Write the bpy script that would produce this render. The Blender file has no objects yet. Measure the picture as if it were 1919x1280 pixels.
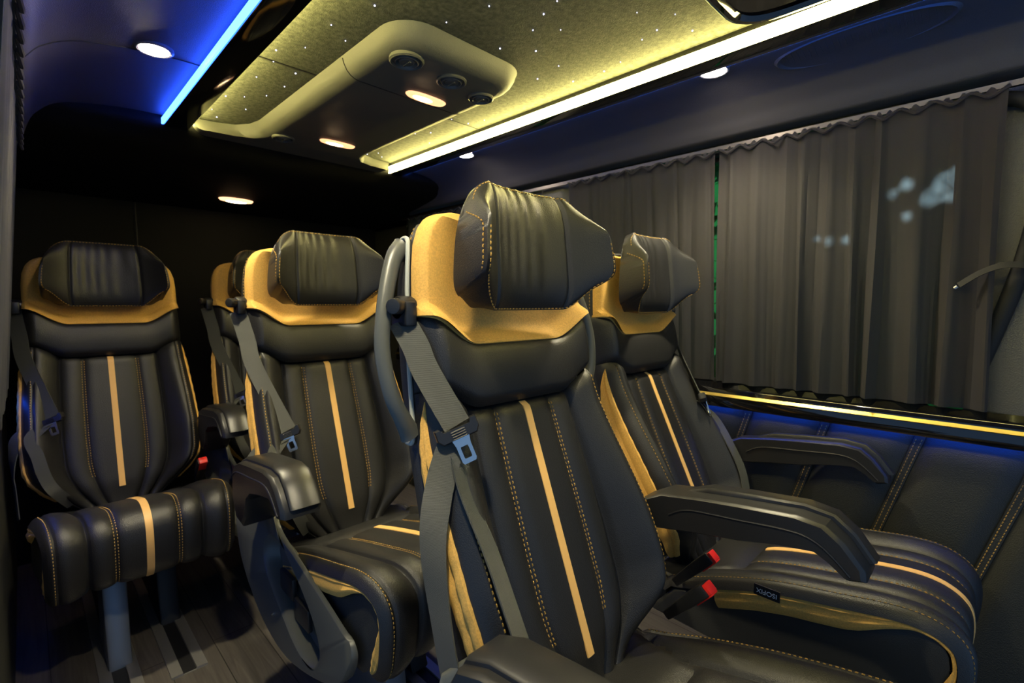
import bpy, bmesh, math, random
from mathutils import Vector, Matrix
R = random.Random(7)
sc = bpy.context.scene
COL = sc.collection
PI = math.pi

# ------------------------------------------------------------------ materials
def nmat(name):
    m = bpy.data.materials.new(name); m.use_nodes = True
    nt = m.node_tree; b = nt.nodes['Principled BSDF']
    return m, nt, b

def mat(name, col, rough=.5, metal=0, bump=0, bscale=300, spec=.5, var=0, vscale=20, kind='noise', coat=0, sheen=0):
    m, nt, b = nmat(name)
    b.inputs['Base Color'].default_value = (*col, 1)
    b.inputs['Roughness'].default_value = rough
    b.inputs['Metallic'].default_value = metal
    b.inputs['Specular IOR Level'].default_value = spec
    if coat: b.inputs['Coat Weight'].default_value = coat; b.inputs['Coat Roughness'].default_value = .05
    if sheen:
        b.inputs['Sheen Weight'].default_value = sheen
        b.inputs['Sheen Tint'].default_value = (*[min(1, c * 2 + .1) for c in col], 1)
    tc = nt.nodes.new('ShaderNodeTexCoord')
    if bump:
        if kind == 'leather':
            t = nt.nodes.new('ShaderNodeTexVoronoi'); t.inputs['Scale'].default_value = bscale; o = t.outputs['Distance']
        elif kind == 'weave':
            t = nt.nodes.new('ShaderNodeTexWave'); t.inputs['Scale'].default_value = bscale; t.bands_direction = 'Z'
            t.inputs['Distortion'].default_value = .4; o = t.outputs['Fac']
        else:
            t = nt.nodes.new('ShaderNodeTexNoise'); t.inputs['Scale'].default_value = bscale; t.inputs['Detail'].default_value = 4; o = t.outputs['Fac']
        nt.links.new(tc.outputs['Object'], t.inputs['Vector'])
        bp = nt.nodes.new('ShaderNodeBump'); bp.inputs['Strength'].default_value = bump; bp.inputs['Distance'].default_value = .002
        nt.links.new(o, bp.inputs['Height']); nt.links.new(bp.outputs['Normal'], b.inputs['Normal'])
    if var:
        n = nt.nodes.new('ShaderNodeTexNoise'); n.inputs['Scale'].default_value = vscale; n.inputs['Detail'].default_value = 6
        nt.links.new(tc.outputs['Object'], n.inputs['Vector'])
        rp = nt.nodes.new('ShaderNodeValToRGB')
        rp.color_ramp.elements[0].position = .35; rp.color_ramp.elements[1].position = .68
        rp.color_ramp.elements[0].color = (*[c * (1 - var) for c in col], 1)
        rp.color_ramp.elements[1].color = (*[min(1, c * (1 + var)) for c in col], 1)
        nt.links.new(n.outputs['Fac'], rp.inputs['Fac']); nt.links.new(rp.outputs['Color'], b.inputs['Base Color'])
    return m

def emit(name, col, strength):
    m, nt, b = nmat(name)
    b.inputs['Base Color'].default_value = (0, 0, 0, 1)
    b.inputs['Emission Color'].default_value = (*col, 1)
    b.inputs['Emission Strength'].default_value = strength
    return m

M = dict(
    leather=mat('black leather', (.0150, .0148, .0155), .42, bump=.22, bscale=520, kind='leather', spec=.5),
    shell=mat('back shell leather', (.026, .027, .027), .48, bump=.2, bscale=520, kind='leather'),
    gold=mat('gold fabric', (.70, .39, .085), .75, bump=.5, bscale=900, sheen=.15, var=.12, vscale=300),
    stripe=mat('tan stripe leather', (.80, .47, .16), .5, bump=.1, bscale=600),
    thread=mat('ochre thread', (.36, .21, .045), .6),
    belt=mat('belt webbing', (.065, .068, .062), .5, bump=.6, bscale=260, kind='weave'),
    plastic=mat('black plastic', (.014, .014, .015), .36, bump=.08, bscale=900),
    plasticg=mat('grey plastic', (.075, .078, .07), .36, bump=.05, bscale=900),
    rim=mat('pale grey rim', (.42, .44, .40), .35),
    steel=mat('steel', (.62, .62, .60), .25, metal=1),
    legm=mat('grey painted metal', (.20, .22, .26), .4, metal=.6),
    dark=mat('dark metal', (.01, .01, .012), .5),
    red=mat('red button', (.75, .02, .012), .4),
    gloss=mat('gloss black', (.004, .004, .005), .06, spec=.6, coat=.5),
    liner=mat('vinyl headliner', (.068, .066, .070), .5, bump=.25, bscale=600, kind='leather'),
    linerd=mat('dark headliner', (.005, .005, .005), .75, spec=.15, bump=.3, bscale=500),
    suede=mat('star headliner suede', (.066, .070, .05), .9, bump=.6, bscale=350, var=.4, vscale=80),
    console=mat('console plastic', (.10, .10, .085), .55, bump=.2, bscale=700, kind='leather'),
    vent=mat('vent plastic', (.10, .10, .088), .4),
    curtain=mat('curtain cloth', (.034, .030, .032), .85, bump=.4, bscale=1200, sheen=.05),
    panel=mat('door panel leather', (.03, .031, .026), .5, bump=.35, bscale=420, kind='leather'),
    pillar=mat('pillar vinyl', (.11, .105, .095), .55, bump=.5, bscale=330, kind='leather'),
    rubber=mat('rubber seal', (.006, .006, .006), .7),
    alu=mat('aluminium rail', (.45, .44, .42), .45, metal=.8),
    goldbar=mat('brass trim', (.72, .53, .14), .30, metal=1),
    railm=mat('rail metal', (.10, .09, .08), .36, metal=1),
    white=mat('white print', (.8, .8, .8), .6),
    leaf=mat('leaf', (.03, .22, .03), .6, var=.5, vscale=6),
    ring=mat('lamp ring', (.2, .2, .25), .3, metal=.5),
    glass=None,
)
E = dict(
    yellow=emit('yellow led', (1, .85, .27), 30),
    blue=emit('blue led', (.02, .085, 1), 11),
    bluel=emit('blue led low', (.01, .09, 1), 5.5),
    bluer=emit('blue led dim', (.03, .16, 1), 4),
    spot=emit('spot lens', (1, .86, .68), 90),
    warm=emit('lamp bulb', (1, .66, .34), 22),
    warmlens=emit('lamp lens glow', (1, .5, .25), 1.2),
    star=emit('star', (.6, .6, 1), 4),
)
m, nt, b = nmat('tinted glass'); b.inputs['Base Color'].default_value = (.02, .025, .02, 1); b.inputs['Roughness'].default_value = .02
tr = nt.nodes.new('ShaderNodeBsdfTransparent'); tr.inputs['Color'].default_value = (.66, .72, .70, 1); ms = nt.nodes.new('ShaderNodeMixShader'); ms.inputs['Fac'].default_value = .1
ou = nt.nodes['Material Output']; nt.links.new(tr.outputs['BSDF'], ms.inputs[1]); nt.links.new(b.outputs['BSDF'], ms.inputs[2]); nt.links.new(ms.outputs['Shader'], ou.inputs['Surface']); M['glass'] = m
nt = M['curtain'].node_tree; b = nt.nodes['Principled BSDF']; tl = nt.nodes.new('ShaderNodeBsdfTranslucent'); tl.inputs['Color'].default_value = (.16, .19, .21, 1)
ms = nt.nodes.new('ShaderNodeMixShader'); ms.inputs['Fac'].default_value = .25; ou = nt.nodes['Material Output']
nt.links.new(b.outputs['BSDF'], ms.inputs[1]); nt.links.new(tl.outputs['BSDF'], ms.inputs[2]); nt.links.new(ms.outputs['Shader'], ou.inputs['Surface'])
nt = M['leaf'].node_tree; b = nt.nodes['Principled BSDF']; tl = nt.nodes.new('ShaderNodeBsdfTranslucent'); tl.inputs['Color'].default_value = (.05, .5, .12, 1)
ms = nt.nodes.new('ShaderNodeMixShader'); ms.inputs['Fac'].default_value = .055; ou = nt.nodes['Material Output']
nt.links.new(b.outputs['BSDF'], ms.inputs[1]); nt.links.new(tl.outputs['BSDF'], ms.inputs[2]); nt.links.new(ms.outputs['Shader'], ou.inputs['Surface'])
m, nt, b = nmat('lamp cover'); b.inputs['Base Color'].default_value = (.8, .55, .42, 1); b.inputs['Roughness'].default_value = .35
b.inputs['Emission Color'].default_value = (1, .45, .2, 1); b.inputs['Emission Strength'].default_value = .9; M['cover'] = m

# grey wood planks
m, nt, b = nmat('grey wood planks')
tc = nt.nodes.new('ShaderNodeTexCoord'); mp = nt.nodes.new('ShaderNodeMapping'); mp.inputs['Rotation'].default_value = (0, 0, PI / 2)
nt.links.new(tc.outputs['Object'], mp.inputs['Vector'])
br = nt.nodes.new('ShaderNodeTexBrick'); br.inputs['Scale'].default_value = 1; br.inputs['Brick Width'].default_value = .9; br.inputs['Row Height'].default_value = .13
br.inputs['Mortar Size'].default_value = .0015; br.inputs['Color1'].default_value = (.075, .066, .058, 1); br.inputs['Color2'].default_value = (.105, .092, .08, 1); br.inputs['Mortar'].default_value = (.012, .011, .01, 1)
nt.links.new(mp.outputs['Vector'], br.inputs['Vector'])
mp2 = nt.nodes.new('ShaderNodeMapping'); mp2.inputs['Scale'].default_value = (60, 3, 1); nt.links.new(tc.outputs['Object'], mp2.inputs['Vector'])
nz = nt.nodes.new('ShaderNodeTexNoise'); nz.inputs['Scale'].default_value = 1; nz.inputs['Detail'].default_value = 8; nz.inputs['Distortion'].default_value = 1.2
nt.links.new(mp2.outputs['Vector'], nz.inputs['Vector'])
mx = nt.nodes.new('ShaderNodeMix'); mx.data_type = 'RGBA'; mx.blend_type = 'OVERLAY'; mx.inputs['Factor'].default_value = .8
nt.links.new(br.outputs['Color'], mx.inputs['A']); nt.links.new(nz.outputs['Fac'], mx.inputs['B']); nt.links.new(mx.outputs['Result'], b.inputs['Base Color'])
b.inputs['Roughness'].default_value = .5; M['wood'] = m

# ------------------------------------------------------------------ mesh helpers
class MB:
    def __init__(s): s.v = []; s.f = []
    def add(s, vs, fs):
        o = len(s.v); s.v += [tuple(p) for p in vs]; s.f += [tuple(i + o for i in f) for f in fs]; return s
    def grid(s, rows, closed_u=False, flip=False):
        n, k = len(rows), len(rows[0]); vs = [p for r in rows for p in r]; fs = []
        for i in range(n - 1):
            for j in range(k if closed_u else k - 1):
                j2 = (j + 1) % k
                f = (i * k + j, i * k + j2, (i + 1) * k + j2, (i + 1) * k + j)
                fs.append(f[::-1] if flip else f)
        return s.add(vs, fs)
    def loft(s, loops, cap0=True, cap1=True):
        k = len(loops[0]); s.grid(loops, True); o = len(s.v) - k * len(loops)
        if cap0: s.f.append(tuple(range(o, o + k))[::-1])
        if cap1: s.f.append(tuple(range(len(s.v) - k, len(s.v))))
        return s
    def box(s, lo, hi):
        x0, y0, z0 = lo; x1, y1, z1 = hi
        return s.add([(x0, y0, z0), (x1, y0, z0), (x1, y1, z0), (x0, y1, z0), (x0, y0, z1), (x1, y0, z1), (x1, y1, z1), (x0, y1, z1)],
                     [(0, 3, 2, 1), (4, 5, 6, 7), (0, 1, 5, 4), (1, 2, 6, 5), (2, 3, 7, 6), (3, 0, 4, 7)])
    def tube(s, pts, r, n=8, sq=1.0, up=(0, 0, 1)):
        pts = [Vector(p) for p in pts]; loops = []; up = Vector(up)
        for i, p in enumerate(pts):
            t = (pts[min(i + 1, len(pts) - 1)] - pts[max(i - 1, 0)]).normalized()
            a = t.cross(up)
            if a.length < 1e-4: a = t.cross(Vector((1, 0, 0)))
            a.normalize(); c = a.cross(t).normalized()
            rr = r(i / (len(pts) - 1)) if callable(r) else r
            loops.append([p + a * math.cos(q) * rr + c * math.sin(q) * rr * sq for q in [2 * PI * j / n for j in range(n)]])
        return s.loft(loops)
    def build(s, name, m, parent=None, sharp=38, bevel=0, seg=2, loc=None):
        me = bpy.data.meshes.new(name); me.from_pydata(s.v, [], s.f); me.update()
        bm = bmesh.new(); bm.from_mesh(me)
        bmesh.ops.recalc_face_normals(bm, faces=bm.faces)
        if bevel:
            es = [e for e in bm.edges if len(e.link_faces) == 2 and e.calc_face_angle(0) > math.radians(28)]
            bmesh.ops.bevel(bm, geom=es, offset=bevel, segments=seg, affect='EDGES', profile=.5, clamp_overlap=True)
        bm.to_mesh(me); bm.free()
        me.polygons.foreach_set('use_smooth', [True] * len(me.polygons))
        me.set_sharp_from_angle(angle=math.radians(sharp))
        if isinstance(m, str): m = M[m]
        me.materials.append(m)
        o = bpy.data.objects.new(name, me); COL.objects.link(o)
        if parent is not None: o.parent = parent
        if loc is not None: o.location = loc
        return o

def empty(name, loc, label, cat, group=None):
    o = bpy.data.objects.new(name, None); o.empty_display_size = .1; COL.objects.link(o)
    o.location = loc; o['label'] = label; o['category'] = cat
    if group: o['group'] = group
    return o
def tag(o, label, cat, group=None):
    o['label'] = label; o['category'] = cat
    if group: o['group'] = group
    return o
def struct(o):
    o['kind'] = 'structure'; return o

def interp(tab, x):
    if x <= tab[0][0]: return tab[0][1]
    for (a, p), (b_, q) in zip(tab, tab[1:]):
        if x <= b_: 
            t = (x - a) / (b_ - a); return p + (q - p) * t
    return tab[-1][1]
def sstep(a, b_, x):
    t = max(0, min(1, (x - a) / (b_ - a))); return t * t * (3 - 2 * t)
def lin(a, b_, n): return [a + (b_ - a) * i / (n - 1) for i in range(n)]
def crom(pts, n):
    pts = [Vector(p) for p in pts]; out = []; k = len(pts) - 1
    for i in range(n):
        x = i / (n - 1) * k; j = min(int(x), k - 1); t = x - j
        p0, p1, p2, p3 = pts[max(j - 1, 0)], pts[j], pts[j + 1], pts[min(j + 2, k)]
        out.append(.5 * ((2 * p1) + (p2 - p0) * t + (2 * p0 - 5 * p1 + 4 * p2 - p3) * t * t + (3 * p1 - p0 - 3 * p2 + p3) * t ** 3))
    return out
def dashes(mb, pts, nrm, dash=.0065, gap=.0028, w=.0011, h=.0009):
    """thread dashes laid along a surface path"""
    L = [0]
    for a, c in zip(pts, pts[1:]): L.append(L[-1] + (c - a).length)
    def at(d):
        for i in range(len(pts) - 1):
            if d <= L[i + 1]:
                t = (d - L[i]) / max(1e-9, L[i + 1] - L[i]); return pts[i].lerp(pts[i + 1], t), nrm[i].lerp(nrm[i + 1], t).normalized()
        return pts[-1], nrm[-1]
    d = 0
    while d + dash < L[-1]:
        p, n = at(d); q, n2 = at(d + dash); c = (q - p)
        if c.length > 1e-6:
            side = c.normalized().cross(n).normalized() * w
            a = p - n * .0008; b_ = q - n2 * .0008; m_ = (p + q) / 2 + n * h
            mb.add([a - side, a + side, b_ - side, b_ + side, m_ - side * .8 + (p - q) * .25, m_ + side * .8 + (p - q) * .25, m_ - side * .8 + (q - p) * .25, m_ + side * .8 + (q - p) * .25],
                   [(0, 1, 5, 4), (1, 3, 7, 5), (3, 2, 6, 7), (2, 0, 4, 6), (4, 5, 7, 6)])
        d += dash + gap
def ribbon(mb, pts, wv, width, th=.0014, n=40):
    """flat webbing through control points with a width direction at each"""
    P = crom(pts, n); W = crom(wv, n); top = []
    rows = []
    for i in range(n):
        t = (P[min(i + 1, n - 1)] - P[max(i - 1, 0)]).normalized()
        w = W[i]; w = (w - t * w.dot(t)).normalized(); nn = t.cross(w).normalized()
        a, b_ = P[i] - w * width / 2, P[i] + w * width / 2
        rows.append([a + nn * th, P[i] + nn * th * 1.3, b_ + nn * th, b_ - nn * th, P[i] - nn * th * .7, a - nn * th])
    mb.loft(rows)

# ------------------------------------------------------------------ seat
Z0 = .456
HW = [(-.06, .12), (-.02, .165), (.02, .205), (.06, .235), (.1, .249), (.2, .254), (.32, .249), (.42, .242), (.52, .234), (.6, .230), (.68, .228), (.76, .226), (.80, .222), (.83, .212), (.85, .196), (.862, .17), (.868, .14)]
def hw(w): return interp(HW, w)
S_ST, S_GR, S_BO = .335, .60, .885
def wb(s):  # lower edge of the shoulder panel
    return .492 + .045 * sstep(.48, .95, abs(s))
def wg(s):  # lower edge of the gold neck panel
    return .618 + .058 * sstep(.48, 1.0, abs(s))
def edge_drop(s, amt=.045, r=.16):
    e = 1 - abs(s); return amt * (max(0, (r - e) / r)) ** 2.2
def n_low(s, w):
    a = abs(s); d = min(abs(a - S_ST), abs(a - S_GR), abs(a - S_BO))
    n = .036 + .006 * (1 - math.exp(-(d / .06) ** 2)) + (.030 + .045 * sstep(.5, .12, w)) * sstep(.55, .88, a) * sstep(-.05, .07, w)
    n -= .010 * math.exp(-((a - S_GR) / .022) ** 2) + .003 * math.exp(-((a - S_ST) / .02) ** 2) + .004 * math.exp(-((a - S_BO) / .015) ** 2)
    n -= edge_drop(s)
    n -= .014 * math.exp(-((wb(s) - w) / .010) ** 2)
    return n
def n_yoke(s, t):
    n = .056 + .012 * math.sin(PI * min(1, max(0, t))) ** .7 + .006 * sstep(.6, .95, abs(s)) - edge_drop(s)
    n -= .016 * math.exp(-(t / .07) ** 2) + .006 * math.exp(-((1 - t) / .06) ** 2)
    return n
def n_gold(s, t):
    return .024 + .018 * sstep(.45, .9, abs(s)) + .030 * (1 - sstep(0, .14, t)) - edge_drop(s, .022, .07) - .02 * sstep(.93, 1, t)
SS = sorted(set([round(x, 4) for x in lin(-1, 1, 57)] + [round(sg * c + d, 4) for c in (S_ST, S_GR, S_BO) for sg in (-1, 1) for d in (-.035, -.022, -.011, 0, .011, .022, .035)]))

CP = [(.03, .395), (-.06, .412), (-.16, .445), (-.27, .480), (-.38, .510), (-.47, .530), (-.530, .527), (-.569, .502), (-.580, .46), (-.575, .40), (-.563, .36), (-.540, .335)]
CPN = 64
_cp = crom([(y, z, 0) for y, z in CP], CPN)

def build_seat(name, loc, lean, label, group, belt_side=-1, tongue_w=.50, handles=(), arms=(), cover=(), tagtext=False, lift=0, flen=0, bu=.268, gsp=.058, sx=1, arm_w=.09, arm_c=.297, arm_dz=0, taper=.025, legs=True, buckle=1):
    rt = empty(name, loc, label, 'seat', group); rt.scale.x = sx
    # the back leans, then straightens up behind the head
    BT = []; y_, z_ = 0.0, Z0; dw = .005
    for k in range(221):
        w = k * dw; a = math.radians(lean * (1 - .93 * sstep(.40, .74, w))); BT.append((y_, z_, a)); y_ += math.sin(a) * dw; z_ += math.cos(a) * dw
    def BP(u, w, n):
        if w <= 0: y, z, a = w * math.sin(BT[0][2]), Z0 + w * math.cos(BT[0][2]), BT[0][2]
        else:
            k = min(219, int(w / dw)); f_ = w / dw - k; p, q = BT[k], BT[k + 1]; y, z, a = (p[i] + (q[i] - p[i]) * f_ for i in range(3))
        return Vector((u, y - n * math.cos(a), z + n * math.sin(a)))
    BN = Vector((0, -math.cos(math.radians(lean * .7)), math.sin(math.radians(lean * .7))))
    # lower back cushion
    mb = MB(); rows = []
    for t in lin(0, 1, 44):
        row = []
        for s in SS:
            w = -.06 + (wb(s) + .06) * t; row.append(BP(s * hw(w), w, n_low(s, w) - .012 * sstep(.03, -.06, w)))
            if abs(s) == 1: row.insert(0 if s < 0 else len(row), BP(s * hw(w), w, -.004))
        rows.append(row)
    mb.grid(rows)
    back = mb.build('backrest', 'leather', rt)
    mb = MB(); mb.grid([[BP(s * .224, w, n_low(s, w) + e) for s, e in ((-.043, -.001), (-.040, .0016), (0, .0022), (.040, .0016), (.043, -.001))] for w in lin(0, .489, 40)])
    mb.build('centre_stripe', 'stripe', back)
    for pair in ((-S_ST - .017, -S_ST + .017), (S_ST - .017, S_ST + .017), (-S_BO - .02,), (S_BO + .02,)):
        mb = MB()
        for s in pair:
            ws = lin(.05, wb(s) - .006, 40)
            dashes(mb, [BP(s * hw(w), w, n_low(s, w)) for w in ws], [BN] * 40)
        mb.build('stitching', 'thread', back)
    # gold gusset on both flanks
    for sg in (-1, 1):
        mb = MB(); rows = []
        for i in range(46):
            tau = i / 45; w = -.01 + .53 * tau; sp = gsp * math.sin(PI * min(1, tau * .90 + .10)) ** .75; row = []
            for j in range(13):
                v = j / 12; nn = n_low(sg, w) + .006 - sp * v
                bul = (.012 * math.sin(PI * v) ** .6 - .007 * math.exp(-((v - .42) / .1) ** 2)) * min(1, sp / .03) + .001 * math.sin(i * 1.9 + v * 5)
                row.append(BP(sg * (hw(w) - .002 + bul - .008 * (1 if j == 0 else 0)), w, nn))
            rows.append(row)
        mb.grid(rows); mb.build('side_gusset', 'gold', back)
    # shoulder panel
    mb = MB(); rows = []
    for t in lin(0, 1, 18):
        row = [BP(s * hw(wb(s) + (wg(s) - wb(s)) * t), wb(s) + (wg(s) - wb(s)) * t, n_yoke(s, t)) for s in SS]
        we = wb(1) + (wg(1) - wb(1)) * t; rows.append([BP(-hw(we), we, -.004)] + row + [BP(hw(we), we, -.004)])
    row = [BP(s * hw(wg(s)) * .995, wg(s) + .003, .03 - edge_drop(s, .02)) for s in SS]; rows.append([row[0]] + row + [row[-1]])
    mb.grid(rows); yoke = mb.build('shoulder_panel', 'leather', rt)
    # gold neck panel and its lip
    mb = MB(); rows = []
    for t in lin(0, 1, 30):
        row = []
        for s in SS:
            w = wg(s) + (.866 - wg(s)) * t; row.append(BP(s * hw(w), w, n_gold(s, t)))
            if abs(s) == 1: row.insert(0 if s < 0 else len(row), BP(s * hw(w), w, .014))
        rows.append(row)
    mb.grid(rows); neck = mb.build('neck_panel', 'gold', rt)
    mb = MB(); mb.tube([BP(s * hw(wg(s)) * .99, wg(s) + .002, n_yoke(s, 1) - .001) for s in lin(-1, 1, 50)], .0042, 8)
    mb.build('piping', 'gold', neck)
    # shell
    tab = lin(-.01, .866, 40); cw = .42
    out = [(hw(w), w) for w in tab] + [(u, .872) for u in (.06, 0, -.06)] + [(-hw(w), w) for w in reversed(tab)] + [(0, -.012)]
    loops = []
    for n, ins in ((.004, .010), (-.004, .004), (-.025, .003), (-.045, .008), (-.056, .022), (-.060, .05)):
        # the shell thins out towards the top
        loops.append([BP(u * (1 - ins / .22), cw + (w - cw) * (1 - ins / .46), n + .012 * sstep(.60, .68, w) if n > -.01 else n * (1 - .80 * sstep(.72, .87, w))) for u, w in out])
    ms = MB(); ms.loft(loops, False, False)
    for n_, f_, fl in ((.002, .955, False), (-.060, .80, True)):   # closed front and rear faces that follow the curve of the back
        ms.grid([[BP(v_ * hw(w) * f_, cw + (w - cw) * (1 - (1 - f_) * .5), n_ if n_ > 0 else n_ * (1 - .80 * sstep(.72, .87, w))) for v_ in lin(-1, 1, 9)] for w in tab], flip=fl)
    shell = ms.build('back_shell', 'shell', rt)
    for sg in (-1, 1):
        mb = MB(); ws = lin(.70, .84, 30); dashes(mb, [BP(sg * (hw(w) - .0005), w, .002) for w in ws], [Vector((sg, 0, 0))] * 30); mb.build('stitching', 'thread', shell)
    # headrest
    ss = sorted(set([round(x, 3) for x in lin(-1, 1, 81)] + [sg * .56 + d for sg in (-1, 1) for d in (-.03, -.015, 0, .015, .03)]))
    def hb(s): return .682 + .060 * sstep(.56, 1, abs(s))
    def ht(s): return .922 - .006 * s * s - .075 * (1 - math.sqrt(max(0, 1 - (max(0, abs(s) - .58) / .43) ** 2)))
    def hu(s, t): return s * (.184 - .015 * t ** 2 - .010 * (2 * t - 1) ** 6)
    def hf(s, t):
        a = abs(s)
        n = .098 + .084 * a ** 3 - .016 * t * (1 - .2 * a)
        n -= .006 * math.exp(-((a - .56) / .025) ** 2)
        n -= .022 * abs(2 * t - 1) ** 5 + .012 * sstep(.95, 1, a)
        n -= .040 * sstep(.62, 1, a) * sstep(.66, 1, t) ** 1.6
        if a < .54:
            q = 30 * s + 3.2 * math.sin(4.1 * s + 1.3) + 5 * (t - .6) ** 2 * (1 + s) + 1.5 * math.sin(3 * t)
            n += .0016 * math.sin(q) * (.35 + .65 * math.sin(2.3 * s + 5 * t) ** 2) * sstep(.05, .5, t) * sstep(.54, .42, a)
        return n
    mb = MB(); ts = lin(0, 1, 26)
    F = [[BP(hu(s, t), hb(s) + (ht(s) - hb(s)) * t, hf(s, t)) for s in ss] for t in ts]
    def hq(s): return .688 + .022 * sstep(.75, 1, abs(s))
    B = [[BP(hu(s, t) * .985, hq(s) + (ht(s) - hq(s) - .006) * t, .048 + .026 * s * s) for s in ss] for t in ts]
    k, n = len(ss), len(ts)
    mb.grid(F); mb.grid(B, flip=True)
    def vi(g, i, j): return g * k * n + i * k + j
    ring = [(0, j) for j in range(k)] + [(i, k - 1) for i in range(1, n)] + [(n - 1, j) for j in range(k - 2, -1, -1)] + [(i, 0) for i in range(n - 2, 0, -1)]
    for a, b_ in zip(ring, ring[1:] + ring[:1]):
        mb.f.append((vi(0, *a), vi(1, *a), vi(1, *b_), vi(0, *b_)))
    head = mb.build('headrest', 'leather', rt, sharp=50)
    for sg in (-1, 1):
        mb = MB(); dashes(mb, [BP(sg * (abs(hu(1, t)) + .0008), hb(1) + (ht(1) - hb(1)) * t, hf(1, t) - .010) for t in lin(.02, .98, 40)], [Vector((sg, 0, 0))] * 40)
        dashes(mb, [BP(hu(sg * .965, t), hb(1) + (ht(1) - hb(1)) * t, hf(sg * .965, t) + .0005) for t in lin(.04, .96, 40)], [BN] * 40); mb.build('stitching', 'thread', head)
    for t0 in (.012, .985):
        q = lin(-.96, .96, 60); mb = MB()
        dashes(mb, [BP(hu(s, t0), hb(s) + (ht(s) - hb(s)) * t0, hf(s, t0) + .0006) for s in q], [(BN + Vector((0, 0, -.5 if t0 < .5 else .5))).normalized()] * 60); mb.build('stitching', 'thread', head)
    for sg in (-1, 1): mb = MB(); mb.tube([BP(sg * .07, .80, -.01), BP(sg * .07, .84, .055)], .006); mb.build('headrest_post', 'steel', head)
    # ------------------------------------------------ seat cushion
    XH = .25
    def pad_edge(s):  # how far forward (y) the plain rear pad reaches
        return -.175 + .165 * sstep(.48, .93, abs(s))
    def cush(s, i):
        up = lambda v: Vector((v[0] - flen * sstep(-.1, -.45, v[0]), v[1] + lift * sstep(-.50, -.2, v[0])))
        p = up(_cp[i]); q = up(_cp[min(i + 1, CPN - 1)]); r = up(_cp[max(i - 1, 0)])
        t = (q - r).normalized(); nv = Vector((t[1], -t[0]))   # outward (up / forward)
        if nv[1] < 0 and i < CPN * .5: nv = -nv
        a = abs(s); f = sstep(pad_edge(s) + .004, pad_edge(s) - .02, p[0])
        d = min(abs(a - S_ST), abs(a - S_GR), abs(a - S_BO))
        off = .006 * (1 - math.exp(-(d / .06) ** 2)) * f + .012 * sstep(.6, .86, a) * sstep(0, .3, i / CPN)
        off -= f * (.007 * math.exp(-((a - S_GR) / .022) ** 2) + .003 * math.exp(-((a - S_ST) / .02) ** 2))
        off -= .009 * math.exp(-((p[0] - pad_edge(s)) / .010) ** 2) if i < CPN * .6 else 0
        off += .006 * (1 - f) * math.sin(PI * min(1, max(0, (p[0] - pad_edge(s)) / .17)))
        off -= edge_drop(s, .028, .12) + .003 * math.exp(-((a - S_BO) / .015) ** 2)
        return Vector((s * (XH - taper * sstep(.25, .7, i / CPN)), p[0] + nv[0] * off, p[1] + nv[1] * off)), Vector((0, nv[0], nv[1]))
    mb = MB(); mb.grid([[cush(s, i)[0] for s in SS] for i in range(CPN)])
    ce = mb.build('seat_cushion', 'leather', rt)
    i0 = next(i for i in range(CPN) if _cp[i][0] < -.180)
    mb = MB(); rows = []
    for i in range(i0, CPN):
        rows.append([cush(s, i)[0] + cush(s, i)[1] * e for s, e in ((-.043, -.001), (-.040, .0016), (0, .0022), (.040, .0016), (.043, -.001))])
    mb.grid(rows); mb.build('centre_stripe', 'stripe', ce)
    for pair in ((-S_ST - .017, -S_ST + .017), (S_ST - .017, S_ST + .017), (-S_BO - .025,), (S_BO + .025,)):
      mb = MB()
      for s in pair:
        j0 = next(i for i in range(CPN) if _cp[i][0] < pad_edge(s) - .004)
        dashes(mb, [cush(s, i)[0] for i in range(j0, CPN)], [cush(s, i)[1] for i in range(j0, CPN)])
      mb.build('stitching', 'thread', ce)
    # gusset band round each flank of the cushion
    for sg in (-1, 1):
        mb = MB(); rows = []
        for i in range(10, CPN):
            p, nv = cush(1, i)[0], cush(1, i)[1]
            yq = _cp[i][0]; fr = i / CPN
            top = sstep(.05, -.06, yq) * sstep(-.53, -.38, yq) if fr < .62 else 0
            fro = math.sin(PI * max(0, min(1, (fr - .72) / .28))) * .55 if fr > .72 else 0
            sp = .006 + .036 * max(top, fro) ; row = []
            for j in range(9):
                v = j / 8; bl = (.008 * math.sin(PI * v) ** .6 - .005 * math.exp(-((v - .3) / .1) ** 2)) * min(1, sp / .03) + .0008 * math.sin(i * 1.4 + v * 4)
                q = p - nv * (.001 + sp * v); row.append(Vector((sg * (abs(p.x) - .003 + bl), q.y, q.z)))
            rows.append(row)
        mb.grid(rows); mb.build('side_gusset', 'gold', ce)
    # cushion side bolster below the gusset
    lp = [(cush(1, i)[0] - cush(1, i)[1] * .006) for i in range(4, CPN, 3)]
    poly = [(p.y, p.z) for p in lp] + [(-.49 - flen, .318), (-.2, .31), (.03, .32)]
    mb = MB()
    def xs(y, x): return x - (1 if x > 0 else -1) * taper * sstep(-.28, -.50, y)
    mb.loft([[(xs(y, x), -.25 + (y + .25) * sc_, .40 + (z - .40) * sc_) for y, z in poly] for x, sc_ in ((-.2475, .93), (-.2425, .985), (.2425, .985), (.2475, .93))])
    mb.build('cushion_side', 'shell', rt)
    # frame and legs
    mb = MB(); mb.box((-.19, -.42, .285), (.19, .02, .325)); mb.box((-.20, .0, .30), (.20, .05, .40)); mb.build('seat_frame', 'dark', rt, bevel=.006)
    if legs:
        for lx, ly in ((-.07, -.31), (.085, -.16)):
            mb = MB(); mb.loft([[(lx + dx * w_, ly + dy * d_, z) for dx, dy in ((-1, -1), (1, -1), (1, 1), (-1, 1))] for z, w_, d_ in ((.012, .030, .13), (.06, .030, .11), (.30, .032, .07))])
            mb.build('leg', 'legm' if lx < 0 else 'dark', rt, bevel=.008)
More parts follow.
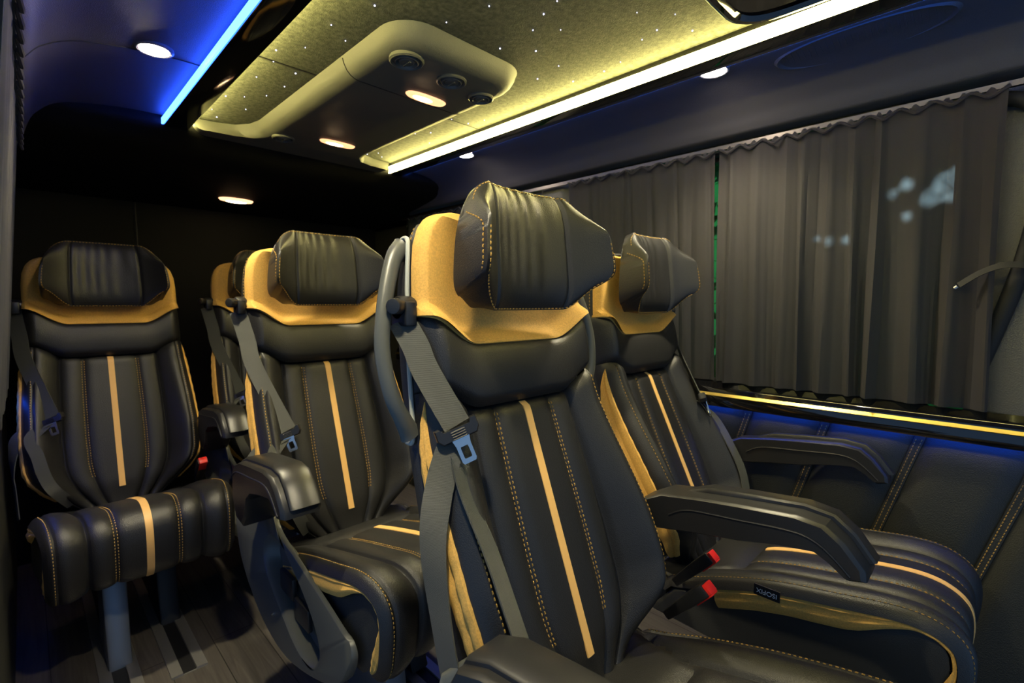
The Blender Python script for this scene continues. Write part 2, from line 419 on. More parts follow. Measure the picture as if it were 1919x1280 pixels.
    # armrests
    ap = [(-.050, .60), (-.055, .665), (-.075, .700), (-.12, .718), (-.2, .728), (-.30, .738), (-.345, .733), (-.375, .710), (-.405, .672), (-.408, .654), (-.385, .648), (-.36, .668), (-.335, .682), (-.27, .672), (-.20, .655), (-.165, .630), (-.145, .575), (-.115, .545), (-.075, .550)]
    apr = [(.03, .63), (.02, .675), (-.03, .703)] + ap[3:15] + [(-.10, .638), (-.02, .622)]
    apl = ap
    for sg in arms:
        ap = [(y, z + arm_dz) for y, z in apl] if sg < 0 else apr; dz0 = arm_dz if sg < 0 else 0
        xc = sg * arm_c; h = arm_w / 2; mb = MB()
        def ring(x, g): return [(x, -.21 + (y + .21) * (1 - g * .4), .69 + dz0 + (z - .69 - dz0) * (1 - g)) for y, z in ap]
        mb.loft([ring(xc - h, .10), ring(xc - h + .006, .015), ring(xc - h + .010, 0), ring(xc + h - .010, 0), ring(xc + h - .006, .015), ring(xc + h, .10)])
        ar = mb.build('armrest', 'plastic', rt, sharp=30)
        # padded top strip and side moulding line
        top = [(-.055, .665), (-.075, .700)] + apl[3:9]; mb = MB(); rows = []
        for (y, z), (dy, dz) in zip(top, ((.0, .0), (.0, 1), (0, 1), (0, 1), (-.3, .95), (-.6, .8), (-.8, .6), (-.95, .2))):
            rows.append([(xc + f_ * h, y + dy * e, z + dz0 + dz * e) for f_, e in (((.0, -.004), (.03, .006), (.12, .010), (.8, .010), (.93, .006), (.98, -.004)) if sg > 0 else ((-.62, -.004), (-.58, .005), (-.46, .009), (.78, .009), (.93, .005), (.98, -.004)))])
        mb.grid(rows); mb.build('arm_pad', 'plastic', ar)
        mb = MB()
        for x, sx in ((xc - h, -1), (xc + h, 1)):
            pts = [Vector((x + sx * .0006, y, z + dz0)) for y, z in [(-.056, .665), (-.1, .688), (-.2, .699), (-.29, .708), (-.33, .702), (-.36, .682), (-.385, .658)]]
            mb.tube(crom(pts, 24), .0022, 6)
        mb.build('moulding', 'dark', ar)
    for sg in cover:
        op = [(.03, .56), (.02, .50), (-.01, .42), (-.08, .345), (-.18, .287), (-.30, .265), (-.43, .275), (-.52, .31), (-.56, .375), (-.548, .408), (-.515, .415), (-.40, .448), (-.245, .49), (-.15, .518), (-.105, .555), (-.08, .595), (-.02, .60)]
        op = [(p.x, p.y) for p in crom([(a, c, 0) for a, c in op + op[:1]], 69)][:-1]
        def face(y, z):   # outer face: leans out towards its lower edge, tucks in at the front
            lo = interp([(-.56, .36), (-.43, .275), (-.30, .265), (-.18, .287), (-.08, .345), (.03, .53)], y); up = interp([(-.56, .405), (-.245, .49), (-.105, .56), (.03, .61)], y)
            h = max(0, min(1, (z - lo) / max(.03, up - lo))); return interp([(-.56, .272), (-.3, .305), (0, .318)], y) * (1 - h) + .262 * h
        def ring(g, dx, back=None, cy=-.25, cz=.41):
            q = []
            for y, z in op:
                yy, zz = cy + (y - cy) * g, cz + (z - cz) * g; q.append((sg * (back if back else face(yy, zz) + dx), yy, zz))
            return q
        ca, sa = math.cos(math.radians(27)), math.sin(math.radians(27))
        def pocket(g, dx, dz=0):
            q = []; n_ = len(op)
            for k in range(n_):
                a = 2 * PI * k / n_ + 2.3; e = .185 * g * math.copysign(abs(math.cos(a)) ** .75, math.cos(a)); h = .060 * g * math.copysign(abs(math.sin(a)) ** .75, math.sin(a))
                y = -.265 + e * ca - h * sa * .5; z = .398 + e * sa + h * ca + .05 * (e / .185) ** 2 * 0 + dz; q.append((sg * (face(y, z) + dx), y, z))
            # start matching angle with the outer ring
            k0 = min(range(n_), key=lambda k: (q[k][1] - op[0][0]) ** 2 + (q[k][2] - op[0][1]) ** 2); q = q[k0:] + q[:k0]
            ar = lambda L: sum(L[i][0] * L[(i + 1) % len(L)][1] - L[(i + 1) % len(L)][0] * L[i][1] for i in range(len(L)))
            if ar([(p[1], p[2]) for p in q]) * ar(op) < 0: q = [q[0]] + q[1:][::-1]
            return q
        mb = MB(); mb.loft([ring(.95, 0, .250), ring(1, 0, .252), ring(1.0, -.008), ring(.985, -.001), ring(.965, .0), pocket(1.02, .001), pocket(.99, -.002), pocket(.94, -.012), pocket(.84, -.040, -.012)])
        cv = mb.build('side_cover', 'plasticg', rt, sharp=42)
        c0 = sg * .266
        for yy, zz in ((-.22, .405), (-.31, .365)):
            mb = MB(); mb.box((c0 - .006, yy - .042, zz - .028), (c0 + .006, yy + .042, zz + .028)); mb.build('switch_blank', 'plastic', cv, bevel=.003)
        mb = MB(); mb.tube([(sg * (face(-.2, .33) - .002), -.20, .33), (sg * (face(-.2, .33) + .003), -.20, .33)], .004, 10); mb.build('screw', 'steel', cv)
    # handles
    for sg in handles:
        arc = [BP(sg * .218, .80, -.022), BP(sg * .244, .775, -.014), BP(sg * .274, .70, .004), BP(sg * .290, .62, .014), BP(sg * .282, .545, .012), BP(sg * .262, .50, .002), BP(sg * .244, .47, -.010)]
        mb = MB(); mb.tube(crom(arc, 36), lambda t: .0105 + .005 * (1 - math.sin(PI * t)) ** 2, 12, sq=1.35, up=(1, 0, 0))
        hn = mb.build('grab_handle', 'plasticg', rt)
        mb = MB(); lp = [BP(sg * (hw(w) + .0035), w, nn) for w, nn in ((.80, -.030), (.815, -.018), (.812, -.002), (.79, .006), (.70, .006), (.60, .003), (.52, -.001), (.475, -.004), (.456, -.014), (.460, -.030))]
        mb.tube(crom(lp, 44), .0042, 8); mb.build('rim', 'rim', hn)
    # belt
    if belt_side:
        g = belt_side
        mb = MB(); gp = BP(g * (hw(.685) + .014), .69, .008)
        mb.tube([gp - Vector((g * .02, 0, 0)), gp + Vector((g * .012, 0, 0))], .022, 20)
        mb.box((gp.x - .012, gp.y - .03, gp.z - .03), (gp.x + .010, gp.y + .02, gp.z + .012))
        bg = mb.build('belt_guide', 'plastic', rt, bevel=.004)
        mb = MB(); mb.tube([gp + Vector((g * .012, -.012, .004)), gp + Vector((g * .036, -.026, .004))], .0135, 20); mb.build('bolt_cap', 'plastic', bg, bevel=.003)
        tw = tongue_w; f = max(0, (.46 - tw) / .2)
        T = BP(g * (.212 - .04 * f), tw, .078 + .01 * f)
        A_ = BP(g * (hw(.69) + .020), .668, .012); Bm = BP(g * (.238 - .01 * f), (.668 + tw) / 2 + .01, .058)
        W1 = Vector((.85, -.42, .35)) if g < 0 else Vector((.85, .42, -.35))
        mb = MB(); ribbon(mb, [A_, A_.lerp(Bm, .5) + Vector((0, -.006, 0)), Bm, T + Vector((0, -.002, .008))], [W1] * 4, .046)
        lo1 = [T + Vector((0, .0, -.004)), BP(g * .250, tw * .84, .060), BP(g * .274, tw * .64, .036), BP(g * .278, tw * .38, .018), BP(g * .276, .06, .010), Vector((g * .272, -.03, .42))]
        W2 = Vector((.12, -.9, .3)) if g < 0 else Vector((.12, .9, -.3))
        ribbon(mb, lo1, [W1, W1, W1.lerp(W2, .6), W2, W2, W2], .046)
        blt = mb.build('seat_belt', 'belt', rt)
        mb = MB()
        def on(sv, w, e=.004): return BP(g * sv * hw(w), w, n_low(sv, w) + e)
        lo2 = [T + Vector((-g * .008, .006, -.006)), on(.90, tw * .80, .006), on(.86, tw * .55), on(.84, tw * .30), on(.86, .03), on(.9, -.03, -.01)]
        W3 = Vector((.95, -.25 * -g * -1, .0))
        ribbon(mb, lo2, [W1] + [W3] * 5, .034)
        mb.build('lap_strap', 'belt', blt)
        ax = W1.normalized(); dn = (BP(g * .21, tw * .62, .06) - T); dn = (dn - ax * dn.dot(ax)).normalized(); nr = ax.cross(dn).normalized()
        if nr.y > 0: nr = -nr
        def Q(a, d, n): return T + ax * a + dn * d + nr * n
        bar = [(-.036, -.012), (-.028, -.012), (-.024, -.004), (.024, -.004), (.028, -.012), (.036, -.012), (.037, .006), (.030, .016), (-.030, .016), (-.037, .006)]
        mb = MB(); mb.loft([[Q(a * .96, d * .9, -.006) for a, d in bar], [Q(a, d, -.003) for a, d in bar], [Q(a, d, .012) for a, d in bar], [Q(a * .95, d * .85, .016) for a, d in bar]])
        for k_ in range(4): 
            mb.add([Q(-.012, -.001 + k_ * .004, .0158), Q(.012, -.001 + k_ * .004, .0158), Q(.012, .001 + k_ * .004, .0178), Q(-.012, .001 + k_ * .004, .0178)], [(0, 1, 2, 3)])
        tg = mb.build('belt_tongue', 'plastic', blt, sharp=30)
        outer = [(-.015, .014), (.015, .014), (.0125, .026), (.0125, .052), (.010, .056), (-.010, .056), (-.0125, .052), (-.0125, .026)]
        inner = [(-.006, .028), (.006, .028), (.0065, .031), (.0065, .046), (.0055, .048), (-.0055, .048), (-.0065, .046), (-.0065, .031)]
        mb = MB(); mb.loft([[Q(a, d, .013) for a, d in inner], [Q(a, d, .013) for a, d in outer], [Q(a, d, .0155) for a, d in outer], [Q(a, d, .0155) for a, d in inner], [Q(a, d, .013) for a, d in inner]], False, False)
        mb.build('latch_plate', 'steel', tg)
    # buckle on the other flank
    if buckle:
        g = buckle; base = Vector((g * bu, -.10, .485)); d = Vector((0, -.55, .62)).normalized(); s_ = Vector((1, 0, 0)); n_ = d.cross(s_)
        def K(a, l, n): return base + s_ * a + d * l + n_ * n
        mb = MB(); mb.loft([[K(a * x_, l, n * x_) for a, n in ((-.018, -.014), (.018, -.014), (.018, .014), (-.018, .014))] for l, x_ in ((-.07, .7), (.0, .95), (.045, 1), (.062, .95))])
        bk = mb.build('buckle', 'plastic', rt, bevel=.004)
        mb = MB(); mb.loft([[K(a, l, n) for a, n in ((-.014, -.013), (.014, -.013), (.014, .010), (-.014, .010))] for l in (.050, .069)]); 
        mb.add(*(lambda q: (q.v, q.f))(MB().loft([[K(a, l, n) for a, n in ((-.013, -.0165), (.013, -.0165), (.013, -.012), (-.013, -.012))] for l in (.020, .068)])))
        mb.build('release_button', 'red', bk, bevel=.002)
    if tagtext:
        x = -.2535
        mb = MB(); mb.box((x - .0015, -.285, .474), (x + .002, -.232, .498)); tg = mb.build('label_tag', 'dark', rt); tg['label'] = 'small black label reading ISOFIX upside down'
        cu = bpy.data.curves.new('isofix', 'FONT'); cu.body = 'ISOFIX'; cu.size = .0145; cu.align_x = 'CENTER'; cu.align_y = 'CENTER'; cu.extrude = .0003
        to = bpy.data.objects.new('isofix', cu); COL.objects.link(to); dg = bpy.context.evaluated_depsgraph_get()
        me = bpy.data.meshes.new_from_object(to.evaluated_get(dg)); bpy.data.objects.remove(to)
        me.materials.clear(); me.materials.append(M['white'])
        o = bpy.data.objects.new('lettering', me); COL.objects.link(o); o.parent = tg
        # text x -> +y (upside down for a viewer on the -x side), text y -> -z, normal -> -x
        o.matrix_local = Matrix(((0, 0, -1, x - .0021), (1, 0, 0, -.2585), (0, -1, 0, .486), (0, 0, 0, 1)))
    return rt

GR = 'black and gold passenger seats'
YD, YB, YA, YE = .542, 1.475, 2.29, .59
build_seat('passenger_seat', (.71, YD, 0), 20.5, 'big black and gold seat with grey grab handles at its shoulders', GR, -1, .46, arm_dz=-.045, arm_c=.302, flen=.05, handles=(-1, 1), arms=(-1, 1), cover=(-1,))
build_seat('passenger_seat', (1.348, YE, .0), 25, 'black and gold seat beside the curtained window with the ISOFIX tag', GR, 1, .36, arms=(1,), arm_w=.06, arm_c=.272, lift=.02, gsp=.088, sx=.88, tagtext=True, buckle=-1)
build_seat('passenger_seat', (.71, YB, 0), 18, 'black and gold seat with hooded armrest above a moulded plastic side pocket', GR, -1, .27, flen=.05, taper=.015, arms=(-1,), cover=(-1,))
build_seat('passenger_seat', (.225, YA, -.012), 15, 'black and gold rear seat on grey metal leg beside the blue-lit wall', GR, -1, .27, bu=.235)
build_seat('passenger_seat', (.81, YA, 0), 15, 'black and gold rear seat half hidden behind the seat with plastic side pocket', GR, -1, .27, arms=(-1,), cover=(-1,))

# ------------------------------------------------------------------ setting
Y0, Y1 = -.7, 2.92
XL, XR = -.075, 1.655
mb = MB(); mb.box((XL - .05, Y0, -.03), (XR + .05, Y1 + .05, 0)); struct(mb.build('floor', 'wood'))
# soffit right of the light bar
def extr(prof, ya, yb, n=2): return [[(x, y, z) for x, z in prof] for y in lin(ya, yb, n)]
def solid_strip(mb, prof, th, ya, yb):
    """a profile in x-z with thickness above it, extruded along y"""
    loop = prof + [(x, z + th) for x, z in reversed(prof)]
    mb.loft([[(x, y, z) for x, z in loop] for y in (ya, yb)])
pr = [(p.x, p.y) for p in crom([(1.285, 1.748, 0), (1.34, 1.746, 0), (1.42, 1.738, 0), (1.49, 1.715, 0), (1.54, 1.680, 0), (1.565, 1.650, 0), (1.585, 1.637, 0), (1.66, 1.632, 0)], 30)]
mb = MB(); solid_strip(mb, pr, .04, Y0, Y1); struct(mb.build('ceiling', 'liner')).name = 'ceiling'
pl = [(p.x, p.y) for p in crom([(-.09, 1.640, 0), (.005, 1.642, 0), (.03, 1.655, 0), (.06, 1.69, 0), (.12, 1.722, 0), (.22, 1.74, 0), (.30, 1.747, 0), (.375, 1.748, 0)], 30)]
mb = MB(); solid_strip(mb, pl, .04, Y0, Y1); struct(mb.build('ceiling', 'liner'))
mb = MB(); mb.tube([(x, 1.53, z - .0005) for x, z in pl], .0016, 6); struct(mb.build('trim_1', 'rubber'))
# rear header
hp = [(p.x, p.y) for p in crom([(2.012, 1.75, 0), (2.016, 1.716, 0), (2.05, 1.695, 0), (2.13, 1.668, 0), (2.35, 1.642, 0), (2.6, 1.625, 0), (2.95, 1.60, 0)], 30)]
mb = MB(); mb.loft([[(x, y, z) for y, z in hp] + [(x, 2.95, 1.79), (x, 2.012, 1.79)] for x in (-.06, 1.66)]); hd_ = struct(mb.build('ceiling', 'linerd'))
# back wall with door division
mb = MB(); mb.box((XL - .05, Y1, 0), (XR + .05, Y1 + .04, 1.75)); struct(mb.build('wall_back', 'linerd'))
mb = MB(); mb.tube([(.40, Y1, .05), (.40, Y1, 1.60)], .006, 6); struct(mb.build('trim_2', 'rubber'))
# right wall: padded lower panels, sill, pillars, window frame
mb = MB(); mb.box((XR, Y0, 0), (XR + .03, Y1, .80)); mb.box((XR, 1.29, .80), (XR + .03, 1.47, 1.66)); mb.box((XR, Y0, .8), (XR + .03, .045, 1.66)); mb.box((XR, Y0, 1.59), (XR + .03, Y1, 1.68)); mb.box((XR, 2.55, .8), (XR + .03, Y1, 1.66)); struct(mb.build('wall_right', 'panel'))
SEAMS = [-.30, -.09, .13, .345, .56, .78, 1.0, 1.22, 1.44, 1.66, 1.88, 2.1, 2.32, 2.54]
def skew(y, z): return y + (.78 - z) * .29
mb = MB()
for a, c in zip(SEAMS, SEAMS[1:]):
    rows = []
    for tz in lin(0, 1, 24):
        z = .0 + .78 * tz; row = []
        for ty in lin(0, 1, 20):
            y = skew(a + .004 + (c - a - .008) * ty, z)
            e = min(ty, 1 - ty) * (c - a); ez = min(tz, 1 - tz) * .7
            d = .022 * (1 - math.exp(-(e / .030) ** 2)) * (1 - math.exp(-(ez / .02 - 0) ** 2 - .15))
            row.append((XR - .002 - d, y, z))
        rows.append(row)
    mb.grid(rows)
pan = tag(mb.build('side_panel', 'panel'), 'padded black leather wall panel with slanting seams under the window sill', 'wall panel')
for a in SEAMS[1:-1]:
    mb = MB(); mb.grid([[(XR - .002 - h, skew(a + e, z), z) for e, h in ((-.013, .000), (-.011, .006), (0, .008), (.011, .006), (.013, 0))] for z in lin(.005, .775, 12)])
    sb = mb.build('seam_band', 'panel', pan); mb = MB()
    for e in (-.006, .006):
        z = lin(.09, .772, 40); dashes(mb, [Vector((XR - .0096, skew(a + e, q), q)) for q in z], [Vector((-1, 0, 0))] * 40)
    mb.build('stitching', 'thread', sb)
SX = 1.600
mb = MB(); sp = [(XR + .02, .793), (SX + .012, .793), (SX + .010, .783), (SX + .002, .784), (SX, .790), (SX, .812), (SX + .003, .818), (SX + .004, .840), (SX + .010, .848), (SX + .02, .862), (XR + .03, .864)]
mb.loft([[(x, y, z) for x, z in sp] for y in (Y0, 2.6)]); sill = tag(mb.build('window_sill', 'gloss'), 'glossy black window sill rail with a gold line along its face', 'sill')
mb = MB(); mb.loft([[(x, y, z) for x, z in ((SX + .006, .817), (SX - .002, .818), (SX - .003, .820), (SX + .004, .829), (SX + .008, .829))] for y in (Y0, 2.6)]); mb.build('gold_line', 'goldbar', sill)
mb = MB(); mb.box((SX + .018, Y0, .788), (SX + .030, 2.6, .7925)); mb.build('light_strip', E['bluel'], sill)
# window frame rings (rubber) and glass
def ring_frame(name, ya, yb, za, zb, x, r, th, dep):
    def rr(o):
        y0, y1, z0, z1 = ya - o, yb + o, za - o, zb + o; q = r + o; pts = []
        for cy, cz, a0 in ((y1 - q, z1 - q, 0), (y0 + q, z1 - q, 90), (y0 + q, z0 + q, 180), (y1 - q, z0 + q, 270)):
            for k in range(9):
                a = math.radians(a0 + k * 11.25); pts.append((cy + q * math.cos(a), cz + q * math.sin(a)))
        return pts
    def X(z): return x + (1.2 - z) * .03
    mb = MB(); A_, B_ = rr(0), rr(th)
    mb.loft([[(X(z), y, z) for y, z in A_], [(X(z) - dep, y, z) for y, z in A_], [(X(z) - dep, y, z) for y, z in B_], [(X(z), y, z) for y, z in B_], [(X(z), y, z) for y, z in A_]], False, False)
    return struct(mb.build(name, 'rubber', bevel=.006))
ring_frame('window_1', .09, 1.25, .87, 1.60, XR - .0, .13, .035, .02)
ring_frame('window_2', 1.50, 2.50, .87, 1.60, XR - .0, .13, .035, .02)
for i, (a, c) in enumerate(((.045, 1.29), (1.47, 2.55))):
    mb = MB(); mb.box((XR + .016, a, .80), (XR + .022, c, 1.64)); struct(mb.build('window_%d' % (3 + i), 'glass'))
# pillar covers
def pillar(y0, y1, label):
    mb = MB(); rows = []
    for z in lin(.855, 1.625, 20):
        row = []
        for t in lin(0, 1, 14):
            y = y0 + (y1 - y0) * t; e = min(t, 1 - t)
            row.append((XR - .004 - .03 * (1 - math.exp(-(e / .12) ** 2)) - (z - 1.2) * .03 * 0, y, z))
        rows.append(row)
    mb.grid(rows); o = tag(mb.build('pillar_cover', 'pillar'), label, 'pillar cover'); return o
pa = pillar(1.295, 1.465, 'grey vinyl pillar cover between the two curtained windows')
pb = pillar(-.40, .055, 'grey vinyl pillar cover beside the hanging strap at the end of curtain')
mb = MB()
for e in (0, .012):
    dashes(mb, [Vector((XR - .036 , -.16 + .10 * t, 1.545 + .05 * t + e)) for t in lin(0, 1, 20)], [Vector((-1, 0, 0))] * 20)
mb.build('stitching', 'thread', pb)
# rear of pillar: dark arched seal
mb = MB(); mb.tube(crom([(XR - .015, .06, 1.60), (XR - .028, .02, 1.592), (XR - .045, -.022, 1.565), (XR - .045, -.046, 1.50), (XR - .045, -.052, 1.40), (XR - .045, -.040, 1.28), (XR - .045, -.020, 1.17), (XR - .034, .004, 1.07), (XR - .02, .03, .97)], 50), .017, 10)
tag(mb.build('door_seal', 'rubber'), 'thick black rubber seal curving down beside the hanging strap', 'seal')

# left wall
mb = MB(); mb.box((XL - .03, .98, 0), (XL, Y1, .86)); mb.box((XL - .03, .98, 1.6), (XL, Y1, 1.68)); mb.box((XL - .03, 2.10, .8), (XL, Y1, 1.66)); struct(mb.build('wall_left', 'panel'))
mb = MB(); mb.box((XL - .02, .98, .86), (XL - .015, 2.10, 1.60)); struct(mb.build('window_5', 'glass'))
mb = MB(); mb.box((XL - .0, 1.0, .80), (XL + .02, 2.45, .86)); ls = tag(mb.build('window_sill', 'gloss', bevel=.006), 'glossy black sill rail along the wall next to the rear seat', 'sill')
mb = MB(); mb.box((XL + .003, 1.0, .792), (XL + .014, 2.45, .799)); mb.build('light_strip', E['bluel'], ls)

# curtains
def curtain(y0, y1, top, bot, label, folds, seed, amp=.012, side=1, gather=0):
    rr = random.Random(seed); ph = [rr.uniform(0, 6.28) for _ in range(6)]; mb = MB(); rows = []
    ny = int((y1 - y0) / .0055)
    for tz in lin(0, 1, 34):
        row = []
        for k in range(ny + 1):
            ty = k / ny; q = ty * folds * 2 * PI + 1.3 * math.sin(ty * 9 + ph[0]) + .9 * math.sin(ty * 23 + ph[1])
            a = amp * (.35 + .65 * tz) * (.7 + .3 * math.sin(ty * 31 + ph[2]))
            x = top[0] + (bot[0] - top[0]) * tz + side * -1 * a * (math.sin(q) + .30 * math.sin(2 * q + ph[3]) + .12 * math.sin(5.3 * q + ph[4] + 2 * tz))
            z = top[1] + (bot[1] - top[1]) * tz
            if tz == 0: z += .007 * math.cos(ty * folds * 2.4 * 2 * PI)
            y = y0 + (y1 - y0) * ty + gather * (tz - .5) + .004 * math.sin(q * .5 + 3 * tz)
            row.append((x, y, z))
        rows.append(row)
    mb.grid(rows); o = mb.build('curtain', 'curtain')
    tag(o, label, 'curtain', 'blackout curtains')
    # sewn hem at the top with pinched pleats
    n = int((y1 - y0) / .062); P = []
    for k in range(n * 4 + 1):
        y = y0 + k * (y1 - y0) / (n * 4); d = (0, .010, .019, .008)[k % 4]; P.append((top[0] - side * (.007 + d * .3), y, top[1] - d))
    mb = MB(); mb.tube(crom(P, n * 10), .0042, 6, up=(0, 0, 1)); mb.build('pleat_hem', 'curtain', o)
    return o
CT, CB = (1.585, 1.606), (1.609, .866)
curtain(.012, .658, CT, CB, 'wide dark curtain lit by a bluish patch, next to the hanging strap', 10, 3, .019)
curtain(.668, 1.262, (1.588, 1.606), (1.626, .866), 'dark curtain behind the headrest of the seat beside the window', 13, 4, .010)
curtain(1.50, 2.42, CT, CB, 'dim curtain over the rear window past the grey pillar', 16, 5, .010)
curtain(1.02, 2.12, (.012, 1.60), (-.050, .87), 'dark curtain on the wall of the blue-lit rear seat', 20, 6, .010, side=-1)
mb = MB(); mb.box((1.590, -.02, 1.606), (1.602, 2.5, 1.619)); tag(mb.build('curtain_rail', 'railm'), 'thin metal curtain rail above the window with blue reflection', 'curtain rail')
mb = MB(); mb.box((.004, .98, 1.612), (.018, 2.14, 1.628)); tag(mb.build('curtain_rail', 'dark'), 'dark curtain rail on the wall side of the blue-lit ceiling', 'curtain rail')
# strap
mb = MB(); ribbon(mb, [(1.585, .075, 1.165), (1.575, .035, 1.195), (1.565, -.005, 1.208), (1.57, -.05, 1.20), (1.60, -.10, 1.175)], [(.3, 0, 1)] * 5, .014, .001, 30)
st = tag(mb.build('tieback_strap', 'rubber'), 'thin black strap sticking out in front of the curtain edge', 'strap')
mb = MB(); mb.tube([(1.585, .077, 1.163), (1.586, .082, 1.158)], .0045, 8); mb.build('strap_tip', 'steel', st)

# light bars along the ceiling
def light_bar(x0, x1, inner, label):
    mb = MB(); mb.box((x0, Y0, 1.716), (x1, 2.03, 1.765)); o = tag(mb.build('light_bar', 'gloss', bevel=.004), label, 'light bar', 'ceiling light bars')
    xi, xo = (x1, x0) if inner > 0 else (x0, x1)
    mb = MB(); mb.box((min(xi, xi + inner * .005), Y0, 1.717 if inner < 0 else 1.729), (max(xi, xi + inner * .005), 2.03, 1.746)); mb.build('yellow_strip', E['yellow'], o)
    mb = MB(); mb.box((min(xo, xo - inner * .005), Y0, 1.720), (max(xo, xo - inner * .005), 2.02, 1.738)); mb.build('blue_strip', E['blue' if inner > 0 else 'bluer'], o)
light_bar(.365, .437, 1, 'glossy black ceiling bar with a bright blue light strip')
light_bar(1.222, 1.29, -1, 'ceiling bar with a bright yellow light strip above the curtains')
# star panel
mb = MB(); mb.box((.437, Y0, 1.762), (1.222, 2.03, 1.775)); stp = tag(mb.build('star_panel', 'suede'), 'suede ceiling panel scattered with tiny star lights', 'ceiling panel')
mb = MB(); mb.box((.437, 1.395, 1.7600), (1.222, 1.401, 1.7625)); mb.build('seam', 'rubber', stp)
mb = MB(); mb.add(*(lambda q: (q.v, q.f))(MB().tube([(0, 0, .0), (0, 0, -.0018)], .0016, 8)))
s0 = mb.build('star_light', E['star'], stp); pts = []
while len(pts) < 96:
    x, y = R.uniform(.46, 1.19), R.uniform(.05, 1.97)
    if .60 < x < 1.05 and y > .94: continue
    if any((x - a) ** 2 + (y - c) ** 2 < .045 ** 2 for a, c in pts): continue
    pts.append((x, y))
for i, (x, y) in enumerate(pts):
    o = s0 if i == 0 else s0.copy()
    if i: COL.objects.link(o); o.parent = stp
    o.location = (x, y, 1.7615); k = R.choice((.5, .7, 1, 1.1)); o.scale = (k, k, 1)

# overhead console
CX = .825
def cons_outline(ins):
    x0, x1, y0 = CX - .203 + ins, CX + .203 - ins, .965 + ins; r = .085 - ins * .5; pts = []
    pts += [(x0 - .178, 2.06), (x0 - .178, 1.995 - ins), (x0 - .10, 1.988 - ins), (x0 - .045, 1.965 - ins), (x0 - .012, 1.92 - ins), (x0, 1.86 - ins)]
    for k in range(9):
        a = PI + k * PI / 16; pts.append((x0 + r + r * math.cos(a), y0 + r + r * math.sin(a)))
    for k in range(9):
        a = 1.5 * PI + k * PI / 16; pts.append((x1 - r + r * math.cos(a), y0 + r + r * math.sin(a)))
    pts += [(x1, 1.86 - ins), (x1 + .012, 1.92 - ins), (x1 + .045, 1.965 - ins), (x1 + .10, 1.988 - ins), (x1 + .178, 1.995 - ins), (x1 + .178, 2.06)]
    return pts
mb = MB(); ZB = 1.712
mb.loft([[(x, y, z) for x, y in cons_outline(i_)] for z, i_ in ((1.7594, -.004), (1.756, -.002), (1.742, .002), (1.729, .009), (1.720, .018), (1.7145, .029), (ZB, .042))])
con = tag(mb.build('overhead_console', 'console'), 'long beige overhead console with round vents and two lit lamps', 'ceiling console')
mb = MB(); mb.tube([(CX + sx * a, 1.24, z) for sx, L_ in ((-1, ((.205, 1.755), (.201, 1.742), (.194, 1.729), (.185, 1.720), (.174, 1.7145), (.160, ZB))), (1, ((.160, ZB), (.174, 1.7145), (.185, 1.720), (.194, 1.729), (.201, 1.742), (.205, 1.755)))) for a, z in L_], .0016, 6); mb.build('seam', 'rubber', con)
def vent(x, y, z, r, parent):
    mb = MB(); cs = [2 * PI * k / 32 for k in range(32)]
    def L(rr, zz): return [(rr * math.cos(a), rr * math.sin(a), zz) for a in cs]
    mb.loft([L(r * 1.12, .008), L(r * 1.12, -.003), L(r * 1.02, -.006), L(r * .94, -.003), L(r * .90, .004), L(r * .80, .004), L(r * .76, -.006), L(r * .70, -.007), L(r * .60, .002), L(r * .55, .004)])
    v = mb.build('air_vent', 'vent', parent, loc=(x, y, z))
    mb = MB(); mb.loft([L(r * .5, .004), L(r * .5, -.004), L(r * .42, -.0065)]); mb.box((-r * .06, -r * .4, -.010), (r * .06, r * .4, -.003))
    mb.build('vent_dial', 'vent', v)
vs = [(.693, 1.055, .038), (.838, 1.065, .036), (.963, 1.09, .033), (.690, 1.845, .033)]
for x, y, r in vs: vent(x, y, ZB - .001, r, con)
def oblong(n, a, b_, e=2.6):
    return [(a * math.copysign(abs(math.cos(q)) ** (2 / e), math.cos(q)), b_ * math.copysign(abs(math.sin(q)) ** (2 / e), math.sin(q))) for q in [2 * PI * k / n for k in range(n)]]
for yy in (1.205, 1.765):
    mb = MB(); ob = oblong(32, .062, .022)
    mb.loft([[(x * s_, y * s_, z) for x, y in ob] for s_, z in ((1.06, .004), (1.06, -.002), (1, -.005), (.9, -.006), (.6, -.0062))])
    lp = mb.build('reading_lamp', 'cover', con, loc=(CX + .03, yy, ZB)); lp['label'] = 'lit reading lamp with clear ribbed cover'
    mb = MB(); mb.loft([[(x * s_ - .012, y * s_, z) for x, y in oblong(24, .034, .013, 2)] for s_, z in ((1, -.0055), (.8, -.008))])
    mb.build('bulb', E['warm'], lp)
# second ceiling console: the lower edge of a glossy screen
mb = MB(); pts = oblong(40, .15, .26, 5)
mb.loft([[(x * s_, y * s_, z) for x, y in pts] for s_, z in ((1.0, .02), (1.0, -.015), (.97, -.022), (.93, -.022), (.91, -.012)) ])
ts_ = tag(mb.build('ceiling_screen', 'gloss', loc=(1.045, .20, 1.757)), 'glossy black framed screen set in the star ceiling', 'screen')
mb = MB(); mb.loft([[(x * s_, y * s_, z) for x, y in pts] for s_, z in ((1.005, -.010), (1.02, -.013), (1.005, -.017))]); 
mb.v = [v for v in mb.v]; mb.f = mb.f[:-2]; mb.build('bright_rim', 'rim', ts_)

